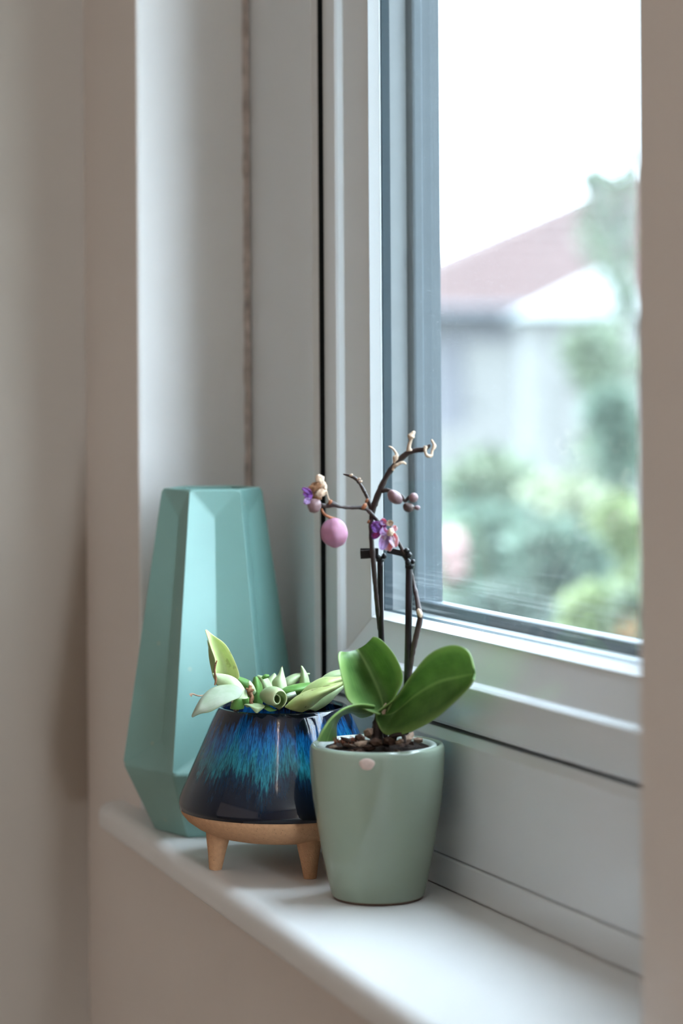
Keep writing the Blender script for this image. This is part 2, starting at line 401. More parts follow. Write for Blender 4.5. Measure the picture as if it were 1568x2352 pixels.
# opening sash
bars('sash_bar', [(.0058, .7496), (.0330, .7390), (.0345, .7346), (.0365, .7324), (.050, .7322), (.060, .7332), (.0660, .7348), (.0690, .7375), (.0690, .795), (.0058, .795)], rect, m_pvc, win, bev=.0007)
# glazing bead
bars('glazing_bead', [(.0, .7566), (.0010, .7555), (.0052, .7490), (.0064, .7490), (.0064, .7570), (.0, .7570)], rect, m_pvc, win)
# gasket, spacer and outer profile seen through the pane
for o in bars('pane_gasket', [(0, .7582), (.0057, .7582), (.0057, .7652), (0, .7652)], rect, m_spacer_dark, win): o['label'] = 'blue-black glazing gasket'
for o in bars('spacer_bar', [(0, .7652), (.0057, .7652), (.0057, .7792), (0, .7792)], rect, m_spacer, win): o['label'] = 'grey spacer bar between the panes'
for o in bars('outer_bead', [(.0057, .7812), (-.0075, .7812), (-.0085, .783), (-.0085, .789), (-.0060, .7905), (-.0060, .806), (.0057, .806)], rect, m_outer, win, bev=.0006): o['label'] = 'grey outer bead outside the glass'
e = .0045
for y in (.7571, .7793):
    o = link('glass_pane', box_bm(GX-e, GXR+e, y, y+.0010 if y < .77 else y+.0015, GZ-e, GZT+e), m_glass if y < .77 else m_glass2, win, False); o['label'] = 'dusty pane of the double glazing'

# ------------------------------------------------------------------ faceted vase
def m_vase_():
    m = M('mint_glaze', (122, 163, 156), .40, .75, .02, 300, .03, 30)
    nt = m.node_tree; b = nt.nodes['Principled BSDF']; tc = nt.nodes.new('ShaderNodeTexCoord')
    v = nt.nodes.new('ShaderNodeTexVoronoi'); v.inputs['Scale'].default_value = 34; nt.links.new(tc.outputs['Object'], v.inputs['Vector'])
    s = ramp(nt, v.outputs['Distance'], [(.045, (1, 1, 1)), (.075, (0, 0, 0))]).outputs[0]
    src = b.inputs['Base Color'].links[0].from_socket
    nt.links.new(mix_(nt, math_(nt, 'MULTIPLY', s, .35), src, lin((170, 176, 150))), b.inputs['Base Color']); return m
m_vase = m_vase_()
VC = Vector((-1.8906, .6612, 0))
def vase():
    R0, R1, R2 = .0490, .0748, .0412; Z1, Z2 = .0544, .2815
    ph = [-83+60*k for k in range(6)]
    def pt(r, a, z):
        a = math.radians(a); return VC+RT0*(r*math.sin(a))-FWD*(r*math.cos(a))+ZUP*z
    bm = bmesh.new()
    b0 = [bm.verts.new(pt(R0, a, .0)) for a in ph]; b1 = [bm.verts.new(pt(R1, a, Z1)) for a in ph]; b2 = [bm.verts.new(pt(R2, a, Z2)) for a in ph]
    cz = math.cos(math.radians(30))
    def Rz(z): return R1+(R2-R1)*(z-Z1)/(Z2-Z1)
    vt = [bm.verts.new(pt(Rz(.258)*cz-.0060, a+30, .258)) for a in ph]; vb = [bm.verts.new(pt(Rz(.078)*cz-.0115, a+30, .078)) for a in ph]
    t = .0042
    i2 = [bm.verts.new(pt(R2-t, a, Z2)) for a in ph]; i1 = [bm.verts.new(pt(R2-t-.001, a, .2)) for a in ph]; i0 = [bm.verts.new(pt(R2-.012, a, .02)) for a in ph]
    for k in range(6):
        j = (k+1) % 6
        bm.faces.new((b0[k], b0[j], b1[j], b1[k]))
        bm.faces.new((b1[k], b1[j], vb[k])); bm.faces.new((b1[k], vb[k], vt[k], b2[k])); bm.faces.new((b1[j], b2[j], vt[k], vb[k])); bm.faces.new((b2[k], vt[k], b2[j]))
        bm.faces.new((b2[k], b2[j], i2[j], i2[k])); bm.faces.new((i2[k], i2[j], i1[j], i1[k])); bm.faces.new((i1[k], i1[j], i0[j], i0[k]))
    bm.faces.new(b0[::-1]); bm.faces.new(i0)
    bmesh.ops.triangulate(bm, faces=[f for f in bm.faces if len(f.verts) == 4 and any(v in vt for v in f.verts)])
    o = link('faceted_vase', bm, m_vase, None)
    o.location = VC; o.data.transform(Matrix.Translation(-VC))
    return bevelmod(o, .0028, 3, 9)
tag(vase(), 'tall mint green ceramic vase with folded facets standing in the reveal corner', 'vase')

# ------------------------------------------------------------------ footed blue pot with a hoya
BC = Vector((-1.720, .6575, 0)); BD = 1.841
hoya = empty('potted_hoya', BC, 'drooping pale-leaved hoya in a glossy blue glazed pot on clay feet', 'potted plant')
def blue_mat():
    m = bpy.data.materials.new('reactive_blue_glaze'); m.use_nodes = True; nt = m.node_tree; b = nt.nodes['Principled BSDF']; N = nt.nodes.new; L = nt.links.new
    tc = N('ShaderNodeTexCoord'); sx = N('ShaderNodeSeparateXYZ'); L(tc.outputs['Object'], sx.inputs[0])
    ang = math_(nt, 'ARCTAN2', sx.outputs['Y'], sx.outputs['X'])
    cx = N('ShaderNodeCombineXYZ'); L(math_(nt, 'MULTIPLY', math_(nt, 'COSINE', ang), 1), cx.inputs[0]); L(math_(nt, 'SINE', ang), cx.inputs[1]); L(sx.outputs['Z'], cx.inputs[2])
    def streak(sc, zs, det, seed):
        mp = N('ShaderNodeMapping'); mp.inputs['Scale'].default_value = (sc, sc, zs); mp.inputs['Location'].default_value = (seed, 0, 0); L(cx.outputs[0], mp.inputs[0])
        n = N('ShaderNodeTexNoise'); n.inputs['Scale'].default_value = 1; n.inputs['Detail'].default_value = det; n.inputs['Roughness'].default_value = .6; n.inputs['Distortion'].default_value = .5; L(mp.outputs[0], n.inputs['Vector']); return n.outputs['Fac']
    s1 = streak(46, 110, 4, 3); s2 = streak(3.2, 6, 2, 9); s3 = streak(9, 25, 3, 17)
    z = sx.outputs['Z']
    zz = math_(nt, 'ADD', z, math_(nt, 'ADD', math_(nt, 'MULTIPLY_ADD', s2, .045, -.0225), math_(nt, 'ADD', math_(nt, 'MULTIPLY_ADD', s1, .030, -.015), math_(nt, 'MULTIPLY_ADD', s3, .030, -.015))))
    zn = math_(nt, 'MULTIPLY', zz, 1/.125)
    base = ramp(nt, zn, [(.30, (.0015, .003, .008)), (.50, (.003, .009, .022)), (.60, (.006, .03, .06)), (.655, (.016, .17, .21)), (.73, (.012, .17, .26)), (.80, (.006, .12, .30)), (.87, (.004, .065, .21)), (.92, (.004, .008, .022)), (1, (.002, .003, .006))]).outputs[0]
    fine = streak(75, 160, 2, 31)
    k = ramp(nt, fine, [(.42, (0, 0, 0)), (.58, (1, 1, 1))]).outputs[0]
    col = mix_(nt, math_(nt, 'MULTIPLY', k, .72), base, mix_(nt, .82, base, (.001, .004, .014)))
    # pale hard edge of the glaze along the rim
    L(col, b.inputs['Base Color']); b.inputs['Roughness'].default_value = .07; b.inputs['Specular IOR Level'].default_value = .5
    sp = N('ShaderNodeTexVoronoi'); sp.inputs['Scale'].default_value = 900; L(tc.outputs['Object'], sp.inputs['Vector'])
    bp = N('ShaderNodeBump'); bp.inputs['Strength'].default_value = .10; bp.inputs['Distance'].default_value = .0006; L(s3, bp.inputs['Height']); L(bp.outputs[0], b.inputs['Normal'])
    return m
m_blue = blue_mat()
m_clay = M('bare_clay', (192, 148, 112), .85, .2, .35, 900, .08, 300)
def spec_clay():
    nt = m_clay.node_tree; b = nt.nodes['Principled BSDF']; tc = nt.nodes.new('ShaderNodeTexCoord')
    v = nt.nodes.new('ShaderNodeTexVoronoi'); v.inputs['Scale'].default_value = 260; nt.links.new(tc.outputs['Object'], v.inputs['Vector'])
    s = ramp(nt, v.outputs['Distance'], [(.09, (1, 1, 1)), (.14, (0, 0, 0))]).outputs[0]
    src = b.inputs['Base Color'].links[0].from_socket
    nt.links.new(mix_(nt, math_(nt, 'MULTIPLY', s, .5), src, lin((96, 66, 46))), b.inputs['Base Color'])
spec_clay()
outer = [(.0792, .0458), (.0795, .050), (.0788, .054), (.0765, .0605), (.0715, .0715), (.0655, .085), (.0590, .1000), (.0535, .1125), (.0505, .1185), (.0490, .1212), (.0475, .1221), (.0458, .1214), (.0448, .1190), (.0470, .112), (.055, .095), (.066, .070), (.069, .056), (.069, .050)]
pb = lathe('glazed_bowl', outer, BC, m_blue, hoya, 128, closed=True); pb['label'] = 'glossy streaked blue glazed body'
cb = [(0, .0235), (.030, .0235), (.046, .0245), (.056, .0270), (.066, .0318), (.073, .0368), (.0772, .0418), (.0791, .0462), (.070, .0490), (.040, .030), (0, .030)]
cbo = lathe('clay_base', cb, BC, m_clay, hoya, 128); cbo['label'] = 'unglazed sandy clay base'
for a in (-76, 23, 155):
    a = math.radians(a); d_ = RT0*math.sin(a)-FWD*math.cos(a); lo = BC+d_*.0530; hi = BC+d_*.0505
    pr = [(0, .0003, .0042), (0, .0009, .0049), (0, .012, .0066), (0, .022, .0085), (0, .0285, .0095)]
    q = [((lo+(hi-lo)*(z/.0285)).x, (lo+(hi-lo)*(z/.0285)).y, z, r) for _, z, r in pr]
    link('foot', tube_bm(q, n=24, sides=28), m_clay, cbo)
lathe('soil', [(0, .1045), (.02, .106), (.04, .1035), (.0475, .1010), (.0475, .098), (0, .098)], BC, m_soil, hoya, 40)
H = lambda name, rows, mat, d=BD-.03, **k: leafsheet(name, rows, d, mat, hoya, **k)
# tall upright leaf, folded along its left side
o = H('leaf', [((498,1566,.0),(520,1572,.012),(548,1560,.0)), ((492,1540,-.004),(516,1545,.010),(550,1548,.002)), ((494,1516,-.008),(508,1516,.010),(537,1512,.004)), ((485,1490,-.008),(491,1488,.008),(518,1479,.006)), ((478,1466,-.004),(480,1465,.006),(493,1461,.008)), ((471,1447,.0),(472,1446,.004),(474,1446,.008))], m_hoya_lime); o['label'] = 'tall upright pointed leaf with a brown fleck'
H('leaf', [((488,1548,.010),(495,1570,.010),(500,1574,.012)), ((480,1510,.008),(486,1530,.008),(493,1545,.010)), ((478,1484,.006),(484,1500,.006),(497,1516,.004)), ((476,1470,.006),(478,1475,.006),(482,1484,.004))], m_hoya_sage)
tubeP('dry_edge', [(498,1517,-.012,1.6),(494,1530,-.013,2.2),(493,1545,-.014,2.4),(496,1560,-.014,2.6),(493,1574,-.014,1.6)], BD-.03, m_dry, hoya)
# broad silvery leaf drooping over the left of the rim
o = H('leaf', [((556,1584,.0),(556,1593,-.002),(550,1603,-.004)), ((541,1573,.004),(534,1592,-.004),(530,1611,-.008)), ((507,1573,.006),(503,1597,-.006),(508,1622,-.010)), ((480,1584,.004),(474,1608,-.008),(482,1636,-.010)), ((458,1608,.0),(455,1626,-.010),(459,1640,-.008)), ((441,1643,-.004),(440,1646,-.006),(442,1648,-.006))], m_hoya_silver, d=BD-.048, nu=18, nv=10); o['label'] = 'broad silvery leaf drooping over the rim'
H('leaf', [((570,1604,.0),(556,1606,-.004),(536,1604,-.002)), ((562,1582,.006),(543,1590,.0),(524,1592,.004)), ((545,1560,.006),(530,1574,.0),(514,1582,.004)), ((522,1549,.006),(510,1563,.002),(502,1578,.004)), ((488,1546,.004),(488,1549,.002),(490,1554,.004))], m_hoya_sage, d=BD-.043)
H('leaf', [((590,1590,.008),(584,1592,.006),(574,1594,.004)), ((576,1566,.008),(568,1572,.004),(560,1580,.004)), ((555,1556,.008),(552,1561,.004),(548,1568,.004)), ((534,1551,.008),(534,1553,.006),(535,1555,.006))], m_hoya_green, d=BD-.012)
H('leaf', [((604,1590,.01),(590,1592,.0),(578,1590,.01)), ((601,1572,.01),(590,1570,.002),(579,1570,.01)), ((590,1554,.012),(587,1554,.008),(583,1555,.012))], m_hoya_green, d=BD-.018)
H('leaf', [((588,1588,.004),(586,1592,.004),(582,1596,.004)), ((582,1574,.004),(578,1580,.0),(573,1586,.002)), ((573,1563,.004),(571,1565,.002),(569,1568,.002))], m_hoya_sage, d=BD-.022)
# rolled leaf
def rolled():
    d0 = BD-.038; bm = bmesh.new(); uv = bm.loops.layers.uv.new('UVMap'); n, mt = 44, 10; g = []
    A = P(606, 1598, d0+.012); B = P(638, 1604, d0-.016); ax = (B-A).normalized(); e1 = (ZUP-ax*ax.z).normalized(); e2 = ax.cross(e1); s = d0/FPX
    for i in range(mt+1):
        t = i/mt; c = A+(B-A)*t; row = []; k = math.sin(math.pi*(.18+.55*t))
        for j in range(n+1):
            q = j/n; th = math.radians(-150+q*560); r = (31-20*q)*s*k*(1-.12*t*q)
            row.append(bm.verts.new(c+e1*(r*math.cos(th))+e2*(r*math.sin(th))*.9+ax*(.004*math.cos(th*.5)*t)))
        g.append(row)
    for i in range(mt):
        for j in range(n):
            f = bm.faces.new((g[i][j], g[i][j+1], g[i+1][j+1], g[i+1][j]))
            for lp, (a, b) in zip(f.loops, ((i, j), (i, j+1), (i+1, j+1), (i+1, j))): lp[uv].uv = (b/n, a/mt*.5+.5 if a else .5)
    o = link('leaf', bm, m_hoya_sage, hoya, recalc=False); so = o.modifiers.new('t', 'SOLIDIFY'); so.thickness = .0008; o['label'] = 'tightly rolled pale leaf'
rolled()
H('leaf', [((566,1625,.004),(580,1622,.0),(598,1618,.006)), ((560,1618,-.006),(585,1616,-.006),(604,1618,-.004)), ((572,1622,-.012),(590,1626,-.016),(608,1624,-.012)), ((585,1634,-.014),(590,1638,-.016),(596,1632,-.014))], m_hoya_sage, d=BD-.036)
H('leaf', [((600,1622,.0),(606,1620,.0),(612,1618,.004)), ((606,1628,-.010),(616,1625,-.010),(624,1626,-.006)), ((618,1634,-.012),(624,1631,-.012),(630,1630,-.010)), ((632,1632,-.010),(634,1631,-.010),(636,1630,-.010))], m_hoya_green, d=BD-.034)
# leaves at the back
H('leaf', [((628,1590,.012),(612,1590,.008),(596,1590,.012)), ((622,1570,.014),(608,1572,.008),(596,1574,.012)), ((612,1556,.016),(602,1558,.010),(594,1562,.014)), ((592,1551,.016),(590,1553,.014),(588,1556,.016))], m_hoya_sage, d=BD-.01)
H('leaf', [((600,1556,.02),(602,1558,.018),(604,1560,.02)), ((608,1549,.02),(610,1554,.016),(610,1558,.02)), ((618,1550,.02),(618,1553,.018),(617,1556,.02))], m_hoya_green)
H('leaf', [((660,1580,.016),(644,1585,.010),(628,1580,.016)), ((656,1562,.018),(642,1564,.012),(624,1566,.018)), ((652,1548,.02),(645,1548,.016),(638,1550,.02)), ((648,1532,.022),(647,1532,.02),(646,1533,.022))], m_hoya_sage)
tubeP('dry_tip', [(647,1543,.021,2.2),(647,1536,.021,1.6),(648,1530,.022,.7)], BD-.03, m_dry, hoya)
H('leaf', [((636,1590,.012),(640,1592,.008),(650,1592,.012)), ((650,1562,.014),(660,1570,.004),(668,1578,.010)), ((672,1549,.016),(680,1555,.008),(686,1562,.014)), ((694,1546,.018),(698,1549,.014),(700,1553,.018)), ((712,1547,.02),(711,1548,.02),(710,1549,.02))], m_hoya_sage, d=BD-.015)
H('leaf', [((686,1574,.010),(699,1578,.004),(712,1574,.012)), ((689,1556,.012),(699,1556,.006),(709,1558,.012)), ((691,1542,.014),(697,1541,.010),(703,1544,.014)), ((691,1530,.016),(692,1529,.014),(694,1531,.016))], m_hoya_sage, d=BD-.015)
H('leaf', [((640,1590,.0),(645,1596,-.002),(652,1602,.0)), ((655,1578,.004),(664,1588,-.006),(672,1600,.0)), ((680,1571,.008),(690,1581,-.004),(700,1592,.004)), ((706,1568,.012),(714,1574,.004),(722,1580,.008)), ((722,1569,.012),(726,1572,.010),(730,1574,.012))], m_hoya_green, d=BD-.025); 
# fan of leaves leaning out to the right
H('leaf', [((684,1600,.0),(692,1606,-.004),(702,1612,.0)), ((706,1574,.0),(722,1588,-.012),(730,1598,-.006)), ((738,1556,.002),(752,1568,-.010),(758,1580,-.004)), ((768,1555,.004),(776,1560,-.004),(780,1568,.0)), ((796,1552,.004),(797,1555,.002),(798,1558,.002))], m_hoya_lime, d=BD-.035)
o = H('leaf', [((652,1624,-.004),(672,1632,-.008),(694,1636,-.002)), ((676,1602,-.004),(696,1612,-.018),(716,1624,-.008)), ((706,1586,-.002),(726,1594,-.018),(742,1602,-.008)), ((746,1575,.0),(758,1580,-.012),(766,1587,-.006)), ((776,1568,.0),(780,1571,-.004),(784,1576,-.002)), ((797,1562,.0),(798,1563,.0),(799,1565,.0))], m_hoya_spot, d=BD-.042, nu=20, nv=10); o['label'] = 'yellowing leaf with brown blotches'
H('leaf', [((700,1626,.004),(712,1630,.0),(724,1634,.004)), ((728,1604,.006),(742,1612,.0),(752,1618,.004)), ((762,1580,.008),(770,1588,.002),(776,1594,.006)), ((794,1566,.01),(796,1568,.01),(798,1571,.01))], m_hoya_sage, d=BD-.03)
H('leaf', [((726,1568,.01),(734,1572,.006),(742,1576,.01)), ((752,1546,.012),(760,1556,.004),(768,1566,.010)), ((780,1538,.014),(788,1546,.008),(794,1556,.012)), ((806,1538,.016),(806,1540,.016),(806,1542,.016))], m_hoya_sage, d=BD-.02)
H('leaf', [((648,1600,.0),(650,1604,-.006),(652,1609,.0)), ((662,1592,.0),(664,1598,-.008),(668,1606,.0)), ((678,1588,.0),(679,1592,-.004),(682,1598,.0))], m_hoya_silver, d=BD-.036)
H('leaf', [((552,1618,.0),(562,1620,-.002),(572,1620,.0)), ((551,1606,.0),(560,1606,-.004),(572,1604,.0)), ((553,1600,.002),(562,1600,-.002),(572,1603,.002))], m_hoya_green, d=BD-.03)
# fillers between the outer leaves
H('leaf', [((602,1622,.006),(588,1626,.0),(570,1622,.004)), ((606,1590,.008),(586,1592,-.002),(566,1588,.006)), ((608,1568,.012),(596,1568,.006),(580,1566,.012)), ((606,1553,.016),(604,1553,.014),(601,1555,.016))], m_hoya_green, d=BD-.006)
H('leaf', [((600,1604,.006),(616,1610,.0),(640,1606,.006)), ((604,1576,.008),(622,1578,.0),(644,1580,.008)), ((616,1558,.012),(626,1560,.008),(638,1562,.012)), ((630,1546,.016),(631,1547,.014),(633,1549,.016))], m_hoya_sage, d=BD+.004)
H('leaf', [((640,1612,.004),(656,1614,.0),(676,1610,.004)), ((652,1586,.006),(670,1592,-.004),(690,1596,.004)), ((680,1572,.010),(690,1578,.004),(702,1584,.010)), ((708,1566,.014),(709,1568,.012),(710,1571,.014))], m_hoya_lime, d=BD-.012)
H('leaf', [((690,1622,.008),(706,1626,.0),(722,1622,.008)), ((712,1592,.010),(728,1600,.002),(744,1606,.010)), ((744,1568,.014),(752,1576,.008),(760,1584,.014)), ((772,1556,.016),(773,1558,.016),(774,1561,.016))], m_hoya_sage, d=BD-.012)
H('leaf', [((528,1628,.004),(542,1630,.0),(560,1628,.004)), ((534,1608,.004),(546,1608,-.002),(562,1610,.004)), ((548,1596,.008),(552,1596,.006),(558,1598,.008))], m_hoya_green, d=BD-.034)
H('leaf', [((664,1630,.02),(690,1634,.012),(716,1628,.02)), ((680,1610,.02),(702,1614,.010),(724,1612,.02)), ((704,1596,.024),(716,1598,.018),(730,1600,.024))], m_hoya_green, d=BD-.012)
# stems, dry bits
tubeP('stem', [(545,1630,.01,4),(549,1612,.0,4.6),(550,1598,-.004,3.6)], BD-.03, m_yel, hoya)
tubeP('stem', [(540,1632,.01,4),(536,1614,.0,4),(530,1606,-.004,3)], BD-.03, m_tan, hoya)
tubeP('stem', [(640,1630,.03,3),(655,1600,.03,3),(670,1580,.03,3)], BD-.03, m_yel, hoya)
for pts in ([(575,1575,-.006,4),(574,1590,-.008,6),(579,1603,-.01,4),(577,1612,-.008,3)], [(580,1600,-.012,3),(576,1612,-.014,4.5),(581,1622,-.012,4)], [(566,1582,-.008,2),(572,1586,-.012,5),(583,1584,-.012,3)]):
    tubeP('dry_leaf', pts, BD-.03, m_dry, hoya, wob=.6, sides=8)
tubeP('dry_leaf', [(437,1597,-.004,4.5),(443,1594,-.004,2),(455,1598,-.002,1.8),(468,1597,.002,2)], BD-.02, m_tan, hoya, sides=8)

# ------------------------------------------------------------------ sage green pot with an orchid
GC = Vector((-1.5875, .6787, 0)); GD = 1.726
orch = empty('potted_orchid', GC, 'mini orchid with withered spikes in a plain sage green pot', 'potted plant')
m_sage = M('sage_glaze', (146, 158, 142), .09, .5, .012, 60, .02, 25)
gp = [(.0325, .0018), (.0335, .0030), (.0360, .0140), (.0386, .0270), (.0412, .0400), (.0440, .0570), (.0464, .0720), (.0477, .0860), (.0483, .0980), (.0483, .1040), (.0479, .1078), (.0466, .1097), (.0450, .1098), (.0438, .1085), (.0434, .1050), (.0430, .090), (.036, .02), (.0, .010), (0, .0018)]
po = lathe('pot', gp, GC, m_sage, orch, 128); po['label'] = 'glossy sage green tapered pot'
br = lathe('base_ring', [(0, .0004), (.0318, .0004), (.0324, .0010), (.0326, .0020), (.0300, .0022), (0, .0022)], GC, M('brown_unglazed', (92, 70, 60), .8, .2, .3, 300, .2, 100), orch, 96); br['label'] = 'brown unglazed foot ring'
m_liner = M('liner_plastic', (188, 196, 190), .3, .5, .01, 100)
ln = lathe('nursery_liner', [(.0428, .1062), (.0424, .1086), (.0418, .1093), (.0400, .1092), (.0388, .1082), (.0376, .1040), (.0368, .100), (.0385, .098), (.0426, .1000)], GC, m_liner, orch, 96, closed=True); ln['label'] = 'pale plastic liner rim inside the pot'
def soilmound():
    bm = bmesh.new(); n = 48; rings = []
    for k in range(9):
        r = .0372*k/8; ring = []
        for i in range(n if k else 1):
            a = 2*math.pi*i/n; p = Vector((r*math.cos(a), r*math.sin(a), 0))
            z = .1070+.004*math.exp(-(r/.014)**2)+(.0022*noise.noise(p*220)+.0015*noise.noise(p*600))*(1 if k < 8 else .3)
            ring.append(bm.verts.new(GC+Vector((p.x, p.y, z))))
        rings.append(ring)
    for i in range(n): bm.faces.new((rings[0][0], rings[1][i], rings[1][(i+1) % n]))
    for a, b in zip(rings[1:], rings[2:]):
        for i in range(n): bm.faces.new((a[i], b[i], b[(i+1) % n], a[(i+1) % n]))
    return bm
link('soil', soilmound(), m_soil, orch)
def chunk(c, ax, mat, seed, name='bark_chip'):
    bm = bmesh.new(); bmesh.ops.create_icosphere(bm, subdivisions=1, radius=1); rs = random.Random(seed)
    rot = Matrix.Rotation(rs.uniform(0, 6.28), 3, 'Z') @ Matrix.Rotation(rs.uniform(-.4, .4), 3, 'X') @ Matrix.Rotation(rs.uniform(-.4, .4), 3, 'Y')
    for v in bm.verts:
        p = v.co; k = 1+.45*noise.noise(p*1.6+Vector((seed*2.3, 0, 0)))+.2*noise.noise(p*4+Vector((seed, 7, 0)))
        v.co = c+rot @ Vector((p.x*ax[0]*k, p.y*ax[1]*k, p.z*ax[2]*k))
    return link(name, bm, mat, orch, False)
rs = random.Random(3)
for k in range(34):
    a = rs.uniform(0, 6.283); r = .033*math.sqrt(rs.uniform(.02, 1)); c = GC+Vector((r*math.cos(a), r*math.sin(a), .1078+.0035*math.exp(-(r/.014)**2)))
    chunk(c, (rs.uniform(.0035, .0070), rs.uniform(.0020, .0034), rs.uniform(.0010, .0018)), m_bark if rs.random() < .88 else m_barkl, k+11)
def atp(u, v, d): return P(u, v, d)
for (u, v, dd, ax, mt) in ((846,1682,-.006,(.0042,.0036,.0040),m_barkl),(826,1694,-.016,(.0058,.0034,.0026),m_bark),(800,1702,-.014,(.0060,.003,.0016),m_bark),(940,1694,-.012,(.0075,.0038,.0022),m_barkl),(960,1700,-.014,(.0070,.0030,.0018),m_barkl),(918,1704,-.022,(.0060,.0030,.0018),m_barkl),(895,1702,-.020,(.005,.0032,.0026),m_bark),(828,1708,-.026,(.005,.0024,.0022),m_barkl),(862,1704,-.022,(.0062,.004,.003),m_bark)):
    chunk(P(u, v, GD+dd), ax, mt, u)
# moss-like fibres at the left of the compost
bm = bmesh.new()
for k in range(46):
    u = rs.uniform(765, 822); v = 1704+rs.uniform(-4, 4)+(822-u)*.06; p = P(u, v, GD-.012+rs.uniform(-.006, .006)); q = P(u+rs.uniform(-6, 6), v-rs.uniform(6, 13), GD-.012)
    tube_bm([(p.x, p.y, p.z, .0004), ((p.x+q.x)/2, (p.y+q.y)/2, (p.z+q.z)/2+.0004, .0004), (q.x, q.y, q.z, .00015)], n=3, sides=4, bm=bm)
o = link('moss', bm, M('red_moss', (128, 74, 56), .9, .2), orch); o['kind'] = 'stuff'
# pale chipped spot below the rim
def chip():
    bm = bmesh.new(); n = 28; c = None; R = lambda z: .0479+(.0483-.0479)*0
    cu, cv = 842, 1748
    ctr = P(cu, cv, GD-.0478); rel = ctr-GC; a0 = math.atan2(rel.y, rel.x); z0 = .1022
    def pt(da, dz, lift):
        z = z0+dz
        rr = .0483 if z < .1040 else .0483-(z-.104)*.10
        return GC+Vector(((rr+lift)*math.cos(a0+da), (rr+lift)*math.sin(a0+da), z))
    rings = []
    for k, (s, lift) in enumerate(((1, -.0002), (.92, .0003), (.55, .0006))):
        rings.append([bm.verts.new(pt(s*.118*math.cos(2*math.pi*i/n)*(1+.08*math.sin(3*2*math.pi*i/n)), s*.0043*math.sin(2*math.pi*i/n), lift)) for i in range(n)])
    for a, b in zip(rings, rings[1:]):
        for i in range(n): bm.faces.new((a[i], a[(i+1) % n], b[(i+1) % n], b[i]))
    bm.faces.new(rings[-1]); return bm
o = link('glaze_chip', chip(), M('chip_clay', (205, 182, 172), .6, .3, .2, 300, .1, 200), orch); o['label'] = 'pinkish chipped spot under the rim'
# leaves
o = leafsheet('leaf', [((872,1642,.0),(882,1640,.004),(890,1634,.0)), ((803,1614,-.006),(876,1607,.014),(908,1598,.0)), ((787,1570,-.008),(861,1568,.022),(925,1556,-.002)), ((778,1527,-.006),(842,1528,.026),(908,1507,-.002)), ((776,1506,.0),(826,1500,.030),(876,1470,.004)), ((780,1496,.006),(820,1492,.032),(856,1462,.010))], GD-.006, m_orch, orch, nu=26, nv=14, thick=.0016); o['label'] = 'broad folded green leaf standing upright'
o = leafsheet('leaf', [((866,1634,.0),(862,1642,.0),(864,1656,.0)), ((908,1602,-.006),(906,1636,.008),(884,1688,-.004)), ((943,1553,-.022),(956,1596,-.006),(938,1684,-.020)), ((985,1502,-.040),(1008,1566,-.024),(1000,1651,-.040)), ((1036,1481,-.056),(1054,1555,-.040),(1050,1606,-.056)), ((1074,1494,-.066),(1080,1550,-.056),(1077,1578,-.066)), ((1087,1536,-.070),(1090,1548,-.066),(1087,1560,-.070))], GD-.004, m_orch, orch, nu=26, nv=14, thick=.0016); o['label'] = 'broad rounded green leaf reaching forward'
o = leafsheet('leaf', [((862,1620,.0),(860,1630,.004),(858,1640,.008)), ((828,1616,-.012),(828,1636,.004),(830,1648,.020)), ((792,1626,-.022),(796,1632,-.004),(806,1636,.014)), ((760,1650,-.028),(770,1650,-.010),(782,1645,.008)), ((738,1680,-.030),(756,1678,-.012),(772,1668,.004)), ((728,1702,-.026),(748,1704,-.012),(774,1702,.002))], GD-.004, m_orch, orch, nu=22, nv=10, thick=.0018); o['label'] = 'narrow green leaf arching down to the rim'
# crown of the plant
tubeP('stem_base', [(866,1706,.0,17),(866,1680,.0,13),(870,1650,.002,12),(878,1636,.004,8)], GD, m_stem, orch, sides=12, wob=.25)
tubeP('root', [(888,1700,-.012,6),(905,1690,-.016,6),(925,1688,-.018,5),(928,1706,-.020,5)], GD, m_stem, orch)
tubeP('bud_tip', [(880,1640,-.002,5),(882,1628,-.002,5),(886,1616,.0,2.5)], GD, m_tan, orch)
# support stakes with clips
st1 = tubeP('support_stake', [(884,1700,.012,7),(880,1560,.044,7),(874,1430,.026,7),(873,1286,.0,7.2)], GD, m_stake, orch, sides=12)
st2 = tubeP('support_stake', [(930,1700,.004,8),(935,1560,.004,8),(938,1430,.004,8),(939,1296,.004,8)], GD, m_stake, orch, sides=12)
def clipbox(name, u, v, dd, wu, hv, dep, ang, parent):
    d = GD+dd; c = P(u, v, d); a = math.radians(ang); ex = RT0*math.cos(a)+ZUP*math.sin(a); ez = -RT0*math.sin(a)+ZUP*math.cos(a); s = d/FPX
    bm = box_bm(-wu*s/2, wu*s/2, -dep/2, dep/2, -hv*s/2, hv*s/2, .0004)
    for vv in bm.verts: p = vv.co.copy(); vv.co = c+ex*p.x+FWD*p.y+ez*p.z
    return link(name, bm, m_clip, parent, False)
clipbox('clip', 843, 1273, -.004, 32, 20, .0025, 3, st1); clipbox('clip', 862, 1271, -.002, 14, 24, .006, 0, st1); clipbox('clip', 838, 1262, .001, 22, 6, .002, 0, st1)
for (u, v) in ((868,1279),(882,1277)):
    blob('clip_knob', P(u, v, GD-.004), axesP(7, 6, 90, GD), m_clip, st1, seg=8)
tubeP('clip_ring', [(873,1290,.0,9.5),(873,1284,.0,10),(873,1277,.0,8.5)], GD, m_clip, st1, sides=14)
clipbox('clip', 910, 1268, .0, 42, 14, .0025, -14, st2); clipbox('clip', 932, 1271, .001, 14, 22, .005, -10, st2)
for (u, v, r) in ((933,1264,6),(939,1275,7.5),(948,1290,6),(937,1292,8)):
    blob('clip_knob', P(u, v, GD-.002), axesP(r, r*.9, 60, GD), m_clip, st2, seg=8)
